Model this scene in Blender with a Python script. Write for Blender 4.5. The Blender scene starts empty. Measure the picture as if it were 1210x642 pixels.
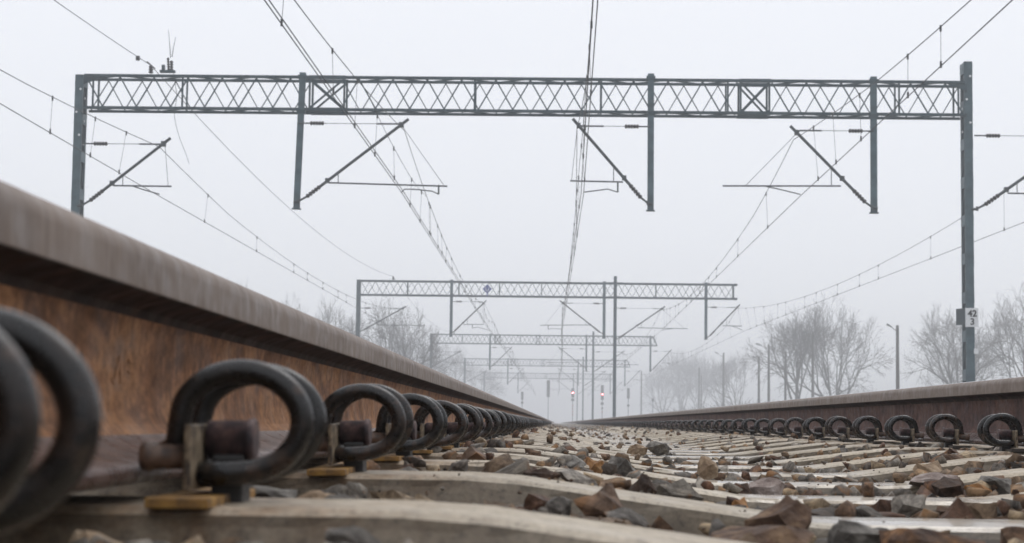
import bpy, bmesh, math, random
import numpy as np
from mathutils import Vector, Matrix, noise as mn

# ------------------------------------------------------------------ camera, sky, sun, exposure
S = bpy.context.scene
COL = S.collection
R = math.radians

cd = bpy.data.cameras.new("Camera")
cam = bpy.data.objects.new("Camera", cd); COL.objects.link(cam)
cd.sensor_width = 36.0; cd.lens = 63.07
cd.clip_start = 0.02; cd.clip_end = 5000
right = Vector((0.99961752, 0.02443404, 0.01295317))
up = Vector((-0.01085552, -0.08410947, 0.99639739))
fwd = Vector((-0.02543549, 0.9961569, 0.08381206))
m = Matrix.Identity(4)
for i in range(3):
    m[i][0] = right[i]; m[i][1] = up[i]; m[i][2] = -fwd[i]
cam.matrix_world = m            # lens 30 cm from the left rail, 5 cm above the sleepers
cd.dof.use_dof = True; cd.dof.focus_distance = 4.6; cd.dof.aperture_fstop = 17
S.camera = cam

W = bpy.data.worlds.new("World"); S.world = W; W.use_nodes = True
nt = W.node_tree; nt.nodes.clear()
wo = nt.nodes.new("ShaderNodeOutputWorld")
sky = nt.nodes.new("ShaderNodeTexSky"); sky.sky_type = 'NISHITA'; sky.sun_disc = False
sky.sun_elevation = R(48); sky.sun_rotation = R(25)
bg1 = nt.nodes.new("ShaderNodeBackground"); bg1.inputs[1].default_value = 0.05
nt.links.new(sky.outputs[0], bg1.inputs[0])
tc = nt.nodes.new("ShaderNodeTexCoord")                        # even cloud cover, brighter overhead as overcast skies are
sx = nt.nodes.new("ShaderNodeSeparateXYZ"); nt.links.new(tc.outputs['Generated'], sx.inputs[0])
cr = nt.nodes.new("ShaderNodeMapRange"); nt.links.new(sx.outputs[2], cr.inputs[0])
cr.inputs[1].default_value = 0; cr.inputs[2].default_value = 1
cr.inputs[3].default_value = 1.03; cr.inputs[4].default_value = 1.30
bg2 = nt.nodes.new("ShaderNodeBackground"); bg2.inputs[0].default_value = (0.925, 0.945, 1.0, 1)
nt.links.new(cr.outputs[0], bg2.inputs[1])
mxs = nt.nodes.new("ShaderNodeMixShader"); mxs.inputs[0].default_value = 0.93
nt.links.new(bg1.outputs[0], mxs.inputs[1]); nt.links.new(bg2.outputs[0], mxs.inputs[2])
nt.links.new(mxs.outputs[0], wo.inputs[0])

sl = bpy.data.lights.new("sun", 'SUN'); so = bpy.data.objects.new("sun", sl); COL.objects.link(so)
sl.energy = 0.6; sl.angle = R(25); sl.color = (1.0, 0.97, 0.93)
sd = Vector((math.sin(R(25)) * math.cos(R(48)), math.cos(R(25)) * math.cos(R(48)), math.sin(R(48))))
so.rotation_euler = sd.to_track_quat('Z', 'Y').to_euler()

S.view_settings.view_transform = 'Standard'; S.view_settings.look = 'None'
S.view_settings.exposure = 0.0; S.view_settings.gamma = 1.0
S.cycles.use_denoising = True
S.cycles.volume_bounces = 2
S.cycles.max_bounces = 8; S.cycles.diffuse_bounces = 3; S.cycles.glossy_bounces = 3
S.cycles.use_adaptive_sampling = True; S.cycles.adaptive_threshold = 0.01

rnd = random.Random(42)

# ------------------------------------------------------------------ materials
def new_mat(name):
    ma = bpy.data.materials.new(name); ma.use_nodes = True
    t = ma.node_tree; b = t.nodes['Principled BSDF']
    return ma, t, b

def nnoise(t, scale, detail=4, rough=.55, coord=None, stretch=None, dist=0):
    n = t.nodes.new("ShaderNodeTexNoise"); n.inputs['Scale'].default_value = scale
    n.inputs['Detail'].default_value = detail; n.inputs['Roughness'].default_value = rough
    n.inputs['Distortion'].default_value = dist
    c = t.nodes.new("ShaderNodeTexCoord"); src = c.outputs[coord or 'Object']
    if stretch:
        mp = t.nodes.new("ShaderNodeMapping"); mp.inputs['Scale'].default_value = stretch
        t.links.new(src, mp.inputs[0]); src = mp.outputs[0]
    t.links.new(src, n.inputs['Vector'])
    return n.outputs['Fac']

def ramp(t, fac, stops):
    r = t.nodes.new("ShaderNodeValToRGB"); t.links.new(fac, r.inputs[0])
    el = r.color_ramp.elements
    while len(el) < len(stops): el.new(.5)
    for e, (p, c) in zip(el, stops):
        e.position = p; e.color = (c[0], c[1], c[2], 1) if not isinstance(c, (int, float)) else (c, c, c, 1)
    return r.outputs[0]

def mix(t, fac, a, b, mode='MIX'):
    x = t.nodes.new("ShaderNodeMix"); x.data_type = 'RGBA'; x.blend_type = mode
    for i, v in ((0, fac), (6, a), (7, b)):
        if isinstance(v, (int, float)): x.inputs[i].default_value = v
        elif isinstance(v, tuple): x.inputs[i].default_value = (*v, 1)
        else: t.links.new(v, x.inputs[i])
    return x.outputs[2]

def bump(t, b, h, strength, dist):
    n = t.nodes.new("ShaderNodeBump"); n.inputs['Strength'].default_value = strength
    n.inputs['Distance'].default_value = dist
    t.links.new(h, n.inputs['Height']); t.links.new(n.outputs[0], b.inputs['Normal'])
    return n

def noisy(name, stops, scale=8, rough=(.6, .9), bs=.4, bd=.002, stretch=None, bscale=None, metallic=0, spec=.5, detail=6):
    ma, t, b = new_mat(name)
    f = nnoise(t, scale, detail, .6, stretch=stretch)
    t.links.new(ramp(t, f, stops), b.inputs['Base Color'])
    f2 = nnoise(t, scale * 2.3, 5)
    t.links.new(ramp(t, f2, [(.3, rough[0]), (.7, rough[1])]), b.inputs['Roughness'])
    b.inputs['Metallic'].default_value = metallic
    b.inputs['Specular IOR Level'].default_value = spec
    if bs: bump(t, b, nnoise(t, bscale or scale * 6, 6, .65), bs, bd)
    return ma

def rust_mat(name, c):
    ma, t, b = new_mat(name)
    a = nnoise(t, 9, 8, .68, stretch=(1, .55, 1.1), dist=.6)
    col = ramp(t, a, [(.30, c[0]), (.44, c[1]), (.56, c[2]), (.70, c[3])])
    fine = ramp(t, nnoise(t, 85, 7, .8), [(.32, .30), (.5, .95), (.68, 1.6)])
    col = mix(t, .95, col, mix(t, 1, col, fine, 'MULTIPLY'))
    st = ramp(t, nnoise(t, 30, 4, .6, stretch=(1, 1.4, .16)), [(.35, .72), (.65, 1.12)])
    col = mix(t, .7, col, mix(t, 1, col, st, 'MULTIPLY'))
    t.links.new(col, b.inputs['Base Color'])
    t.links.new(ramp(t, nnoise(t, 22, 4), [(.3, .55), (.7, .88)]), b.inputs['Roughness'])
    bump(t, b, nnoise(t, 260, 6, .7), .55, .0012); b.inputs['Specular IOR Level'].default_value = .2
    return ma

M = {}
M['rust_left'] = rust_mat('rust_left', [(.085, .040, .021), (.20, .092, .044), (.33, .160, .072), (.28, .175, .12)])
M['rust_right'] = rust_mat('rust_right', [(.045, .028, .026), (.08, .042, .036), (.13, .066, .048), (.11, .08, .075)])
ma, t, b = new_mat('rail_head')                 # dusty brown rolled side with fine upright streaks
col = ramp(t, nnoise(t, 60, 5, .7, stretch=(1, 2.2, .12)), [(.3, (.105, .070, .050)), (.5, (.18, .13, .098)), (.72, (.28, .22, .175))])
col = mix(t, .5, col, ramp(t, nnoise(t, 6, 6), [(.35, (.11, .073, .052)), (.65, (.23, .175, .14))]))
t.links.new(col, b.inputs['Base Color'])
t.links.new(ramp(t, nnoise(t, 30, 4), [(.3, .38), (.7, .68)]), b.inputs['Roughness'])
bump(t, b, nnoise(t, 220, 5, .7, stretch=(1, 1.5, .3)), .4, .0008)
M['rail_head'] = ma
M['rail_under'] = noisy('under_head_shade', [(.3, (.018, .011, .009)), (.55, (.035, .020, .015)), (.75, (.07, .036, .022))], 20, (.6, .85), .4, .001, spec=.15)  # dark rust, blackened to paint in the shade under the rail head
M['rail_top'] = noisy('rail_top', [(.3, (.35, .34, .34)), (.7, (.5, .49, .48))], 12, (.18, .35), .1, .0004, metallic=.9)
M['rail_foot'] = noisy('rail_foot', [(.3, (.045, .024, .019)), (.5, (.095, .053, .042)), (.7, (.17, .115, .10))], 26, (.2, .42), .4, .001)
ma, t, b = new_mat('concrete')
g = nnoise(t, 5, 8, .62, coord='Object')
oi = t.nodes.new("ShaderNodeObjectInfo")
col = ramp(t, g, [(.3, (.25, .205, .15)), (.5, (.32, .275, .215)), (.7, (.38, .345, .285))])
sp = ramp(t, nnoise(t, 130, 6, .75), [(.34, .42), (.46, .9), (.62, 1.15)])
col = mix(t, .9, col, mix(t, 1, col, sp, 'MULTIPLY'))
sten = ramp(t, nnoise(t, 22, 7, .75), [(.36, (.22, .18, .14)), (.50, (1, 1, 1))])
col = mix(t, .38, col, mix(t, 1, col, sten, 'MULTIPLY'))
tone = t.nodes.new("ShaderNodeMapRange"); t.links.new(oi.outputs['Random'], tone.inputs[0])
tone.inputs[3].default_value = .82; tone.inputs[4].default_value = 1.12
vv = t.nodes.new("ShaderNodeCombineColor")
for k in range(3): t.links.new(tone.outputs[0], vv.inputs[k])
col = mix(t, 1, col, vv.outputs[0], 'MULTIPLY')
# shade painted in by facing: flanks darkened over brown dirt, tops lightened
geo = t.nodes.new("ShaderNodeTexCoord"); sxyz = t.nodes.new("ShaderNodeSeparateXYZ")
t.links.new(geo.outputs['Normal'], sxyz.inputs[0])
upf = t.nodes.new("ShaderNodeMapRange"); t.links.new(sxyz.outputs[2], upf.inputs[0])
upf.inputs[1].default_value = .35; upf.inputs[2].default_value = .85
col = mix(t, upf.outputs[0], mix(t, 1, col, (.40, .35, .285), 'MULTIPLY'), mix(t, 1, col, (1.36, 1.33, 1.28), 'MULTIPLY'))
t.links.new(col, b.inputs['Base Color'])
t.links.new(ramp(t, nnoise(t, 9, 5), [(.38, .45), (.62, .85)]), b.inputs['Roughness'])

bump(t, b, nnoise(t, 320, 5, .7), .5, .0012)
ox_ = t.nodes.new("ShaderNodeSeparateXYZ"); t.links.new(geo.outputs['Object'], ox_.inputs[0])      # rain water stands in the low middle third
dx_ = t.nodes.new("ShaderNodeMath"); dx_.operation = 'SUBTRACT'; t.links.new(ox_.outputs[0], dx_.inputs[0]); dx_.inputs[1].default_value = 0.4215
ax_ = t.nodes.new("ShaderNodeMath"); ax_.operation = 'ABSOLUTE'; t.links.new(dx_.outputs[0], ax_.inputs[0])
mr_ = t.nodes.new("ShaderNodeMapRange"); t.links.new(ax_.outputs[0], mr_.inputs[0])
mr_.inputs[1].default_value = .14; mr_.inputs[2].default_value = .22; mr_.inputs[3].default_value = 1; mr_.inputs[4].default_value = 0
mw_ = t.nodes.new("ShaderNodeMath"); mw_.operation = 'MULTIPLY'; t.links.new(mr_.outputs[0], mw_.inputs[0])
t.links.new(ramp(t, nnoise(t, 6, 5, .6), [(.30, 0.35), (.55, 1)]), mw_.inputs[1])
t.links.new(mw_.outputs[0], b.inputs['Coat Weight'])
mr2 = t.nodes.new("ShaderNodeMapRange"); t.links.new(ax_.outputs[0], mr2.inputs[0])        # rust and brake dust near the rail seats
mr2.inputs[1].default_value = .42; mr2.inputs[2].default_value = .62; mr2.inputs[3].default_value = 0; mr2.inputs[4].default_value = .85
ms_ = t.nodes.new("ShaderNodeMath"); ms_.operation = 'MULTIPLY'; t.links.new(mr2.outputs[0], ms_.inputs[0])
t.links.new(ramp(t, nnoise(t, 24, 6, .7), [(.40, 0), (.62, 1)]), ms_.inputs[1])
src = b.inputs['Base Color'].links[0].from_socket
t.links.new(mix(t, ms_.outputs[0], src, mix(t, 1, src, (.55, .40, .28), 'MULTIPLY')), b.inputs['Base Color']); b.inputs['Coat Roughness'].default_value = .12   # damp film
M['concrete'] = ma

ma, t, b = new_mat('crushed_stone')             # every stone its own tone: grey, dark, brown or tan
oi = t.nodes.new("ShaderNodeObjectInfo"); gi = t.nodes.new("ShaderNodeNewGeometry")
ad = t.nodes.new("ShaderNodeMath"); ad.operation = 'ADD'
t.links.new(oi.outputs['Random'], ad.inputs[0]); t.links.new(gi.outputs['Random Per Island'], ad.inputs[1])
fr = t.nodes.new("ShaderNodeMath"); fr.operation = 'FRACT'; t.links.new(ad.outputs[0], fr.inputs[0])
r = t.nodes.new("ShaderNodeValToRGB"); t.links.new(fr.outputs[0], r.inputs[0]); r.color_ramp.interpolation = 'CONSTANT'
cols = [(0, (.13, .12, .11)), (.13, (.17, .12, .08)), (.27, (.22, .20, .18)), (.38, (.11, .062, .042)), (.48, (.26, .17, .10)),
        (.58, (.18, .165, .145)), (.70, (.14, .088, .058)), (.80, (.32, .25, .17)), (.88, (.085, .07, .06)), (.94, (.28, .26, .235))]
el = r.color_ramp.elements
while len(el) < len(cols): el.new(.5)
for e, (p, c) in zip(el, cols): e.position = p; e.color = (*c, 1)
base = r.outputs[0]
mo = ramp(t, nnoise(t, 45, 7, .72, dist=.8), [(.36, (.22, .16, .12)), (.5, (.9, .86, .8)), (.62, (1.75, 1.65, 1.5))])
base = mix(t, .85, base, mix(t, 1, base, mo, 'MULTIPLY'))
pt = ramp(t, nnoise(t, 28, 5, .6, dist=1.2), [(.56, 0), (.66, 1)])
base = mix(t, mix(t, 1, pt, (.6, .6, .6), 'MULTIPLY'), base, (.30, .145, .055))
t.links.new(base, b.inputs['Base Color'])
t.links.new(ramp(t, nnoise(t, 60, 4), [(.35, .55), (.65, .9)]), b.inputs['Roughness'])
bump(t, b, nnoise(t, 130, 7, .75), 1.0, .0035)
b.inputs['Specular IOR Level'].default_value = .22
M['stone'] = ma
M['ballast'] = noisy('ballast_fines', [(.3, (.025, .02, .016)), (.5, (.06, .05, .04)), (.7, (.12, .10, .08))], 60, (.7, .95), 1, .01, bscale=90)
M['grass_ground'] = noisy('dull_winter_grass', [(.3, (.05, .05, .03)), (.5, (.10, .09, .055)), (.7, (.15, .13, .085))], .4, (.8, 1), .6, .05, bscale=9)
M['spring'] = noisy('spring_steel', [(.3, (.004, .004, .004)), (.56, (.011, .010, .0095)), (.66, (.045, .028, .02)), (.8, (.11, .07, .05))], 48, (.16, .42), .5, .0006, bscale=420, metallic=.25, spec=.6)
t = M['spring'].node_tree; b = t.nodes['Principled BSDF']; oi = t.nodes.new("ShaderNodeObjectInfo")      # some clips rustier than others
src = b.inputs['Base Color'].links[0].from_socket
rf = t.nodes.new("ShaderNodeMapRange"); t.links.new(oi.outputs['Random'], rf.inputs[0]); rf.inputs[1].default_value = .4; rf.inputs[4].default_value = .5
rm = mix(t, rf.outputs[0], (0, 0, 0), ramp(t, nnoise(t, 55, 7, .75), [(.46, 0), (.6, 1)]))
t.links.new(mix(t, rm, src, (.085, .045, .028)), b.inputs['Base Color'])
M['anchor'] = noisy('cast_iron', [(.34, (.022, .015, .017)), (.52, (.07, .043, .044)), (.70, (.17, .10, .085))], 90, (.4, .7), .5, .0008, bscale=300, metallic=.1)
M['anchor_black'] = noisy('oily_iron', [(.3, (.008, .008, .008)), (.7, (.025, .022, .02))], 90, (.35, .6), .4, .0006)
M['insulator_plate'] = noisy('aged_plastic', [(.38, (.035, .024, .016)), (.52, (.17, .125, .078)), (.68, (.34, .275, .19))], 90, (.5, .75), .3, .0005)
M['toe'] = noisy('rusty_toe', [(.34, (.02, .012, .009)), (.52, (.085, .046, .028)), (.70, (.19, .12, .08))], 90, (.4, .65), .5, .0008, bscale=300)
M['pad'] = noisy('ochre_pad', [(.34, (.07, .04, .018)), (.52, (.30, .155, .035)), (.72, (.46, .27, .07))], 60, (.5, .8), .3, .0005)
M['pad_dark'] = noisy('dirty_pad', [(.3, (.03, .025, .02)), (.7, (.08, .06, .045))], 60, (.6, .8), .3, .0005)
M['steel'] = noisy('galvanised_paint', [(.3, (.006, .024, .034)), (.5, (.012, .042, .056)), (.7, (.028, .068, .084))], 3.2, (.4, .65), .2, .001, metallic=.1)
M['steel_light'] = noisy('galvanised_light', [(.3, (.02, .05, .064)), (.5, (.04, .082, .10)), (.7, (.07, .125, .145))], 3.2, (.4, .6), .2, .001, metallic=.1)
M['tube'] = noisy('cantilever_tube', [(.3, (.018, .027, .032)), (.7, (.045, .06, .066))], 6, (.4, .6), 0)
M['insul'] = noisy('glazed_insulator', [(.3, (.012, .01, .01)), (.7, (.035, .03, .03))], 9, (.2, .35), 0)
M['wire'] = noisy('copper_wire', [(.3, (.03, .032, .036)), (.7, (.07, .075, .08))], 2, (.5, .7), 0)
M['bark'] = noisy('winter_bark', [(.3, (.035, .03, .028)), (.6, (.075, .066, .062)), (.8, (.11, .10, .095))], 2.5, (.8, .95), 0)
M['white'] = noisy('white_enamel', [(.3, (.70, .72, .74)), (.7, (.82, .83, .84))], 6, (.35, .5), 0)
M['black'] = noisy('black_paint', [(.3, (.012, .012, .013)), (.7, (.03, .03, .032))], 6, (.4, .5), 0)
M['dark_plate'] = noisy('dark_plate', [(.3, (.03, .045, .055)), (.7, (.05, .07, .08))], 6, (.4, .5), 0)
M['blue'] = noisy('blue_enamel', [(.3, (.002, .028, .24)), (.7, (.004, .038, .30))], 6, (.3, .4), 0)
M['red'] = noisy('red_paint', [(.3, (.35, .03, .03)), (.7, (.5, .05, .04))], 6, (.5, .6), 0)
M['wood'] = noisy('pole_wood', [(.3, (.04, .035, .03)), (.7, (.09, .08, .07))], 3, (.7, .9), 0)
ma, t, b = new_mat('red_lamp'); b.inputs['Base Color'].default_value = (.6, .02, .02, 1)
b.inputs['Emission Color'].default_value = (1, .18, .2, 1); b.inputs['Emission Strength'].default_value = 22
M['red_lamp'] = ma

# ------------------------------------------------------------------ mesh helpers
class MB:
    def __init__(s): s.v = []; s.f = []; s.mi = []
    def add(s, vs, fs, mi=0):
        o = len(s.v); s.v += [tuple(q) for q in vs]; s.f += [tuple(o + i for i in q) for q in fs]; s.mi += [mi] * len(fs)
    def box(s, x0, x1, y0, y1, z0, z1, mi=0):
        s.add([(x0, y0, z0), (x1, y0, z0), (x1, y1, z0), (x0, y1, z0), (x0, y0, z1), (x1, y0, z1), (x1, y1, z1), (x0, y1, z1)],
              [(3, 2, 1, 0), (4, 5, 6, 7), (0, 1, 5, 4), (1, 2, 6, 5), (2, 3, 7, 6), (3, 0, 4, 7)], mi)
    def tube(s, pts, rad, n=8, caps=True, mi=0, rot=0):
        pts = [Vector(p) for p in pts]; k = len(pts)
        if not isinstance(rad, (list, tuple)): rad = [rad] * k
        t0 = (pts[1] - pts[0]).normalized()
        a = Vector((0, 0, 1)) if abs(t0.z) < .9 else Vector((0, 1, 0))
        nrm = (a - t0 * a.dot(t0)).normalized(); vs = []
        for i, p in enumerate(pts):
            tt = (pts[min(i + 1, k - 1)] - pts[max(i - 1, 0)]).normalized()
            nrm = (nrm - tt * nrm.dot(tt)).normalized(); bn = tt.cross(nrm)
            for j in range(n):
                an = 2 * math.pi * j / n + rot
                vs.append(p + (nrm * math.cos(an) + bn * math.sin(an)) * rad[i])
        fs = [(i * n + j, i * n + (j + 1) % n, (i + 1) * n + (j + 1) % n, (i + 1) * n + j) for i in range(k - 1) for j in range(n)]
        if caps: fs += [tuple(reversed(range(n))), tuple((k - 1) * n + j for j in range(n))]
        s.add(vs, fs, mi)
    def bar(s, p, q, w, mi=0): s.tube([p, q], w * .7071, 4, True, mi, math.pi / 4)
    def build(s, name, mat, parent=None, smooth=False, link=True):
        me = bpy.data.meshes.new(name); me.from_pydata(s.v, [], s.f)
        mats = mat if isinstance(mat, (list, tuple)) else [mat]
        for x in mats: me.materials.append(x)
        if any(s.mi): me.polygons.foreach_set('material_index', s.mi)
        if smooth: me.polygons.foreach_set('use_smooth', [True] * len(me.polygons))
        me.update()
        return obj(name, me, parent)

def obj(name, me, parent=None, loc=None, rot=None):
    o = bpy.data.objects.new(name, me); COL.objects.link(o)
    if parent: o.parent = parent
    if loc is not None: o.location = loc
    if rot is not None: o.rotation_euler = rot
    return o

def thing(name, label, cat, loc=(0, 0, 0), group=None, rotz=0):
    o = bpy.data.objects.new(name, None); COL.objects.link(o); o.location = loc; o.rotation_euler[2] = rotz
    o.empty_display_size = .1
    return tag(o, label, cat, group)
def tag(o, label, cat, group=None):
    o['label'] = label; o['category'] = cat
    if group: o['group'] = group
    return o
def structure(o): o['kind'] = 'structure'; return o
def dup_children(src, dst):
    for c in list(src.children):
        d = c.copy(); COL.objects.link(d); d.parent = dst
        for g in c.children:
            e = g.copy(); COL.objects.link(e); e.parent = d

def bevel_mesh(me, w, seg=1):
    bm = bmesh.new(); bm.from_mesh(me)
    bmesh.ops.bevel(bm, geom=[e for e in bm.edges if e.calc_face_angle(0) > .4], offset=w, segments=seg, affect='EDGES', profile=.6)
    bm.to_mesh(me); bm.free()

ORD = ['first', 'second', 'third', 'fourth', 'fifth', 'sixth', 'seventh', 'eighth', 'ninth', 'tenth', 'eleventh', 'twelfth',
       'thirteenth', 'fourteenth', 'fifteenth', 'sixteenth', 'seventeenth', 'eighteenth', 'nineteenth', 'twentieth']

# ------------------------------------------------------------------ ground and ballast (camera height = 0)
ZF = -0.041                     # underside of the rail foot
ZS = -0.0525                     # sleeper top under the rails
ZC = -0.095                     # sleeper top in the middle
XL, XR = -0.332, 1.175          # rail centre lines, standard gauge
XC = (XL + XR) / 2

def sheet(name, x0, x1, y0, y1, z, nx, ny, mat, amp=0, skirt=None):
    b = MB(); rr = random.Random(5)
    for j in range(ny + 1):
        for i in range(nx + 1):
            b.v.append((x0 + (x1 - x0) * i / nx, y0 + (y1 - y0) * j / ny, z + rr.uniform(-amp, amp)))
    for j in range(ny):
        for i in range(nx):
            a = j * (nx + 1) + i; b.f.append((a, a + 1, a + nx + 2, a + nx + 1)); b.mi.append(0)
    return b.build(name, mat)
ground = structure(sheet('ground', -850, 850, -80, 1400, -0.62, 60, 60, M['grass_ground'], .04))
# formation of the railway yard: flat top with sloping shoulders
b = MB()
prof = [(-15.5, -.60), (-14, -.135), (-1.5, -.13), (XL - .3, -.118), (XC, -.118), (XR + .3, -.118), (2.4, -.13), (14, -.135), (15.5, -.60)]
ys = [-20 + 2 * i for i in range(16)] + [12 + 30 * i for i in range(25)]
for y in ys:
    for x, z in prof: b.v.append((x, y, z))
n = len(prof)
for j in range(len(ys) - 1):
    for i in range(n - 1):
        b.f.append((j * n + i, j * n + i + 1, (j + 1) * n + i + 1, (j + 1) * n + i)); b.mi.append(0)
ballast = structure(b.build('ballast', M['ballast']))

# ------------------------------------------------------------------ rails
def rail_profile():
    h = [(.0705, 0), (.0736, .0014), (.0752, .0045), (.0750, .0080), (.0734, .0106), (.0700, .0122), (.055, .0148), (.035, .0215), (.021, .0285), (.0135, .036), (.0100, .046), (.0084, .062),
         (.0083, .085), (.0085, .106), (.0098, .117), (.0130, .1232), (.019, .1262), (.0345, .1308), (.0359, .1314), (.0363, .1324), (.0364, .1345), (.0361, .1535), (.0360, .1560),
         (.0350, .1605), (.0325, .1650), (.0280, .1688), (.021, .1706), (.010, .1717), (0, .172)]
    return h
def make_rail(name, xc, rust, label):
    h = rail_profile(); loop = h + [(-x, z) for x, z in reversed(h[:-1])]
    ys = [-3, 0, 1, 2, 3, 4, 6, 8, 12, 20, 40, 80, 160, 320, 480]
    b = MB(); n = len(loop); rr = random.Random(int(xc * 100))
    for y in ys:
        for x, z in loop: b.v.append((x, y, z))
    for j in range(len(ys) - 1):
        for i in range(n):
            k = (i + 1) % n
            b.f.append((j * n + i, (j + 1) * n + i, (j + 1) * n + k, j * n + k))
            zz = (loop[i][1] + loop[k][1]) / 2
            xx = abs(loop[i][0] + loop[k][0]) / 2
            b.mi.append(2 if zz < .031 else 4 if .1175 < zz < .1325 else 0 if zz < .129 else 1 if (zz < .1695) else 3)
    b.f.append(tuple(range(n))); b.mi.append(0)
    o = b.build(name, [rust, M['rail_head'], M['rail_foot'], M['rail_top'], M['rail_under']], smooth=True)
    o.data.set_sharp_from_angle(angle=R(24))
    o.location = (xc, 0, ZF)
    return tag(o, label, 'rail', 'running rails of the near track')
rl = make_rail('rail', XL, M['rust_left'], 'left rail, close up with orange-brown rusty web, running away into the fog')
rr_ = make_rail('rail', XR, M['rust_right'], 'right rail, farther off with dark purple-brown web behind its row of spring clips')
# faint raised rolling marks on the web of the left rail
def mark(y0, z0, y1, z1, w=.0022):
    b = MB(); b.bar((0.0080, y0, z0), (0.0080, y1, z1), w); b.build('rolling_mark', M['rust_left'], rl)
for a in [(1.305, .066, 1.318, .085), (1.305, .066, 1.298, .069), (1.325, .066, 1.322, .087), (1.348, .0835, 1.366, .0835), (1.348, .0755, 1.372, .0755)]: mark(*a)

# ------------------------------------------------------------------ sleepers
SP = 0.6
def sleeper_y(k): return 0.553 if k == 0 else 1.137 if k == 1 else 1.837 + (k - 2) * SP
def ztop(x):
    u = abs(x - XC)
    pts = [(0, ZC), (.13, ZC), (.17, ZC + .0015), (.46, ZS - .003), (.51, ZS), (.95, ZS), (1.0, ZS - .003), (1.25, ZS - .03)]
    for (a, za), (c, zc) in zip(pts, pts[1:]):
        if u <= c: return za + (zc - za) * (u - a) / (c - a)
    return ZS - .03
def sleeper_mesh(seed, dense=True):
    rr = random.Random(seed); b = MB()
    xs = sorted(set([XC - 1.25 + 2.5 * i / (110 if dense else 24) for i in range((110 if dense else 24) + 1)] + ([XC + s * u for s in (-1, 1) for u in (.13, .17, .46, .51)])))
    yp = [(-.135, -.19), (-.110, -.075), (-.0935, -.011), (-.090, -.0045), (-.084, -.0015), (-.079, 0), (0, .0006), (.079, 0), (.084, -.0015), (.090, -.0045), (.0935, -.011), (.110, -.075), (.135, -.19)]
    n = len(yp); chip = 0
    for x in xs:
        z = ztop(x)
        if dense and rr.random() < .10: chip = rr.uniform(.0, .006)
        chip *= .5
        for i, (y, dz) in enumerate(yp):
            e = 1 if i in (2, 3, 4, 8, 9, 10) else 0
            if abs(y) < .0945: y *= .93 - .10 * min(1, max(0, abs(x - XC) - .14) / .3)
            jy = rr.uniform(-1, 1) * .0006 * e + (chip * (1 if y < 0 else -1) if e else 0)
            b.v.append((x, y + jy, z + dz + rr.uniform(-1, 1) * .00018 - (chip * .7 if e else 0)))
    for j in range(len(xs) - 1):
        for i in range(n - 1):
            b.f.append((j * n + i, (j + 1) * n + i, (j + 1) * n + i + 1, j * n + i + 1)); b.mi.append(0)
    b.f.append(tuple(range(n))); b.mi.append(0)
    b.f.append(tuple((len(xs) - 1) * n + i for i in reversed(range(n)))); b.mi.append(0)
    me = bpy.data.meshes.new('concrete_sleeper'); me.from_pydata(b.v, [], b.f); me.materials.append(M['concrete'])
    me.update()
    return me
sm = [sleeper_mesh(i) for i in range(4)]; sm_far = sleeper_mesh(9, False)
NS = 46
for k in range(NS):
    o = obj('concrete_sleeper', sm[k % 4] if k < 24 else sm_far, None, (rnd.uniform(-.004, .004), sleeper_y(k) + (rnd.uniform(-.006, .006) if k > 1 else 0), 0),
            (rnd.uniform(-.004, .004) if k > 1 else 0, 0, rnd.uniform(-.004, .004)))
    if k == 0: l = 'concrete sleeper right under the lens, below the bottom edge of the picture'
    elif k == 1: l = 'nearest concrete sleeper in view, blurred along the bottom left edge'
    elif k < 14: l = ORD[k - 1] + ' concrete sleeper in view, counted from the bottom edge of the picture'
    elif k < 24: l = 'weathered concrete sleeper in the middle distance, past the thirteenth pale bar'
    else: l = 'far concrete sleeper among the hair-thin rows close to the vanishing point'
    tag(o, l, 'sleeper', 'concrete sleepers of the near track')
b = MB()
for k in range(NS, NS + 260):
    y = sleeper_y(k)
    for sgn in (-1, 1):
        xs = [XC, XC + sgn * .13, XC + sgn * .51, XC + sgn * 1.25]
        for x0, x1 in zip(xs, xs[1:]):
            za, zb = ztop(x0), ztop(x1)
            b.add([(x0, y - .1, za), (x1, y - .1, zb), (x1, y + .1, zb), (x0, y + .1, za), (x0, y - .12, za - .1), (x1, y - .12, zb - .1)], [(0, 1, 2, 3), (4, 5, 1, 0)])
fs = b.build('distant_sleepers', M['concrete']); fs['kind'] = 'stuff'
tag(fs, 'distant concrete sleepers merging into the fog at the vanishing point', 'sleepers')

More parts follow.
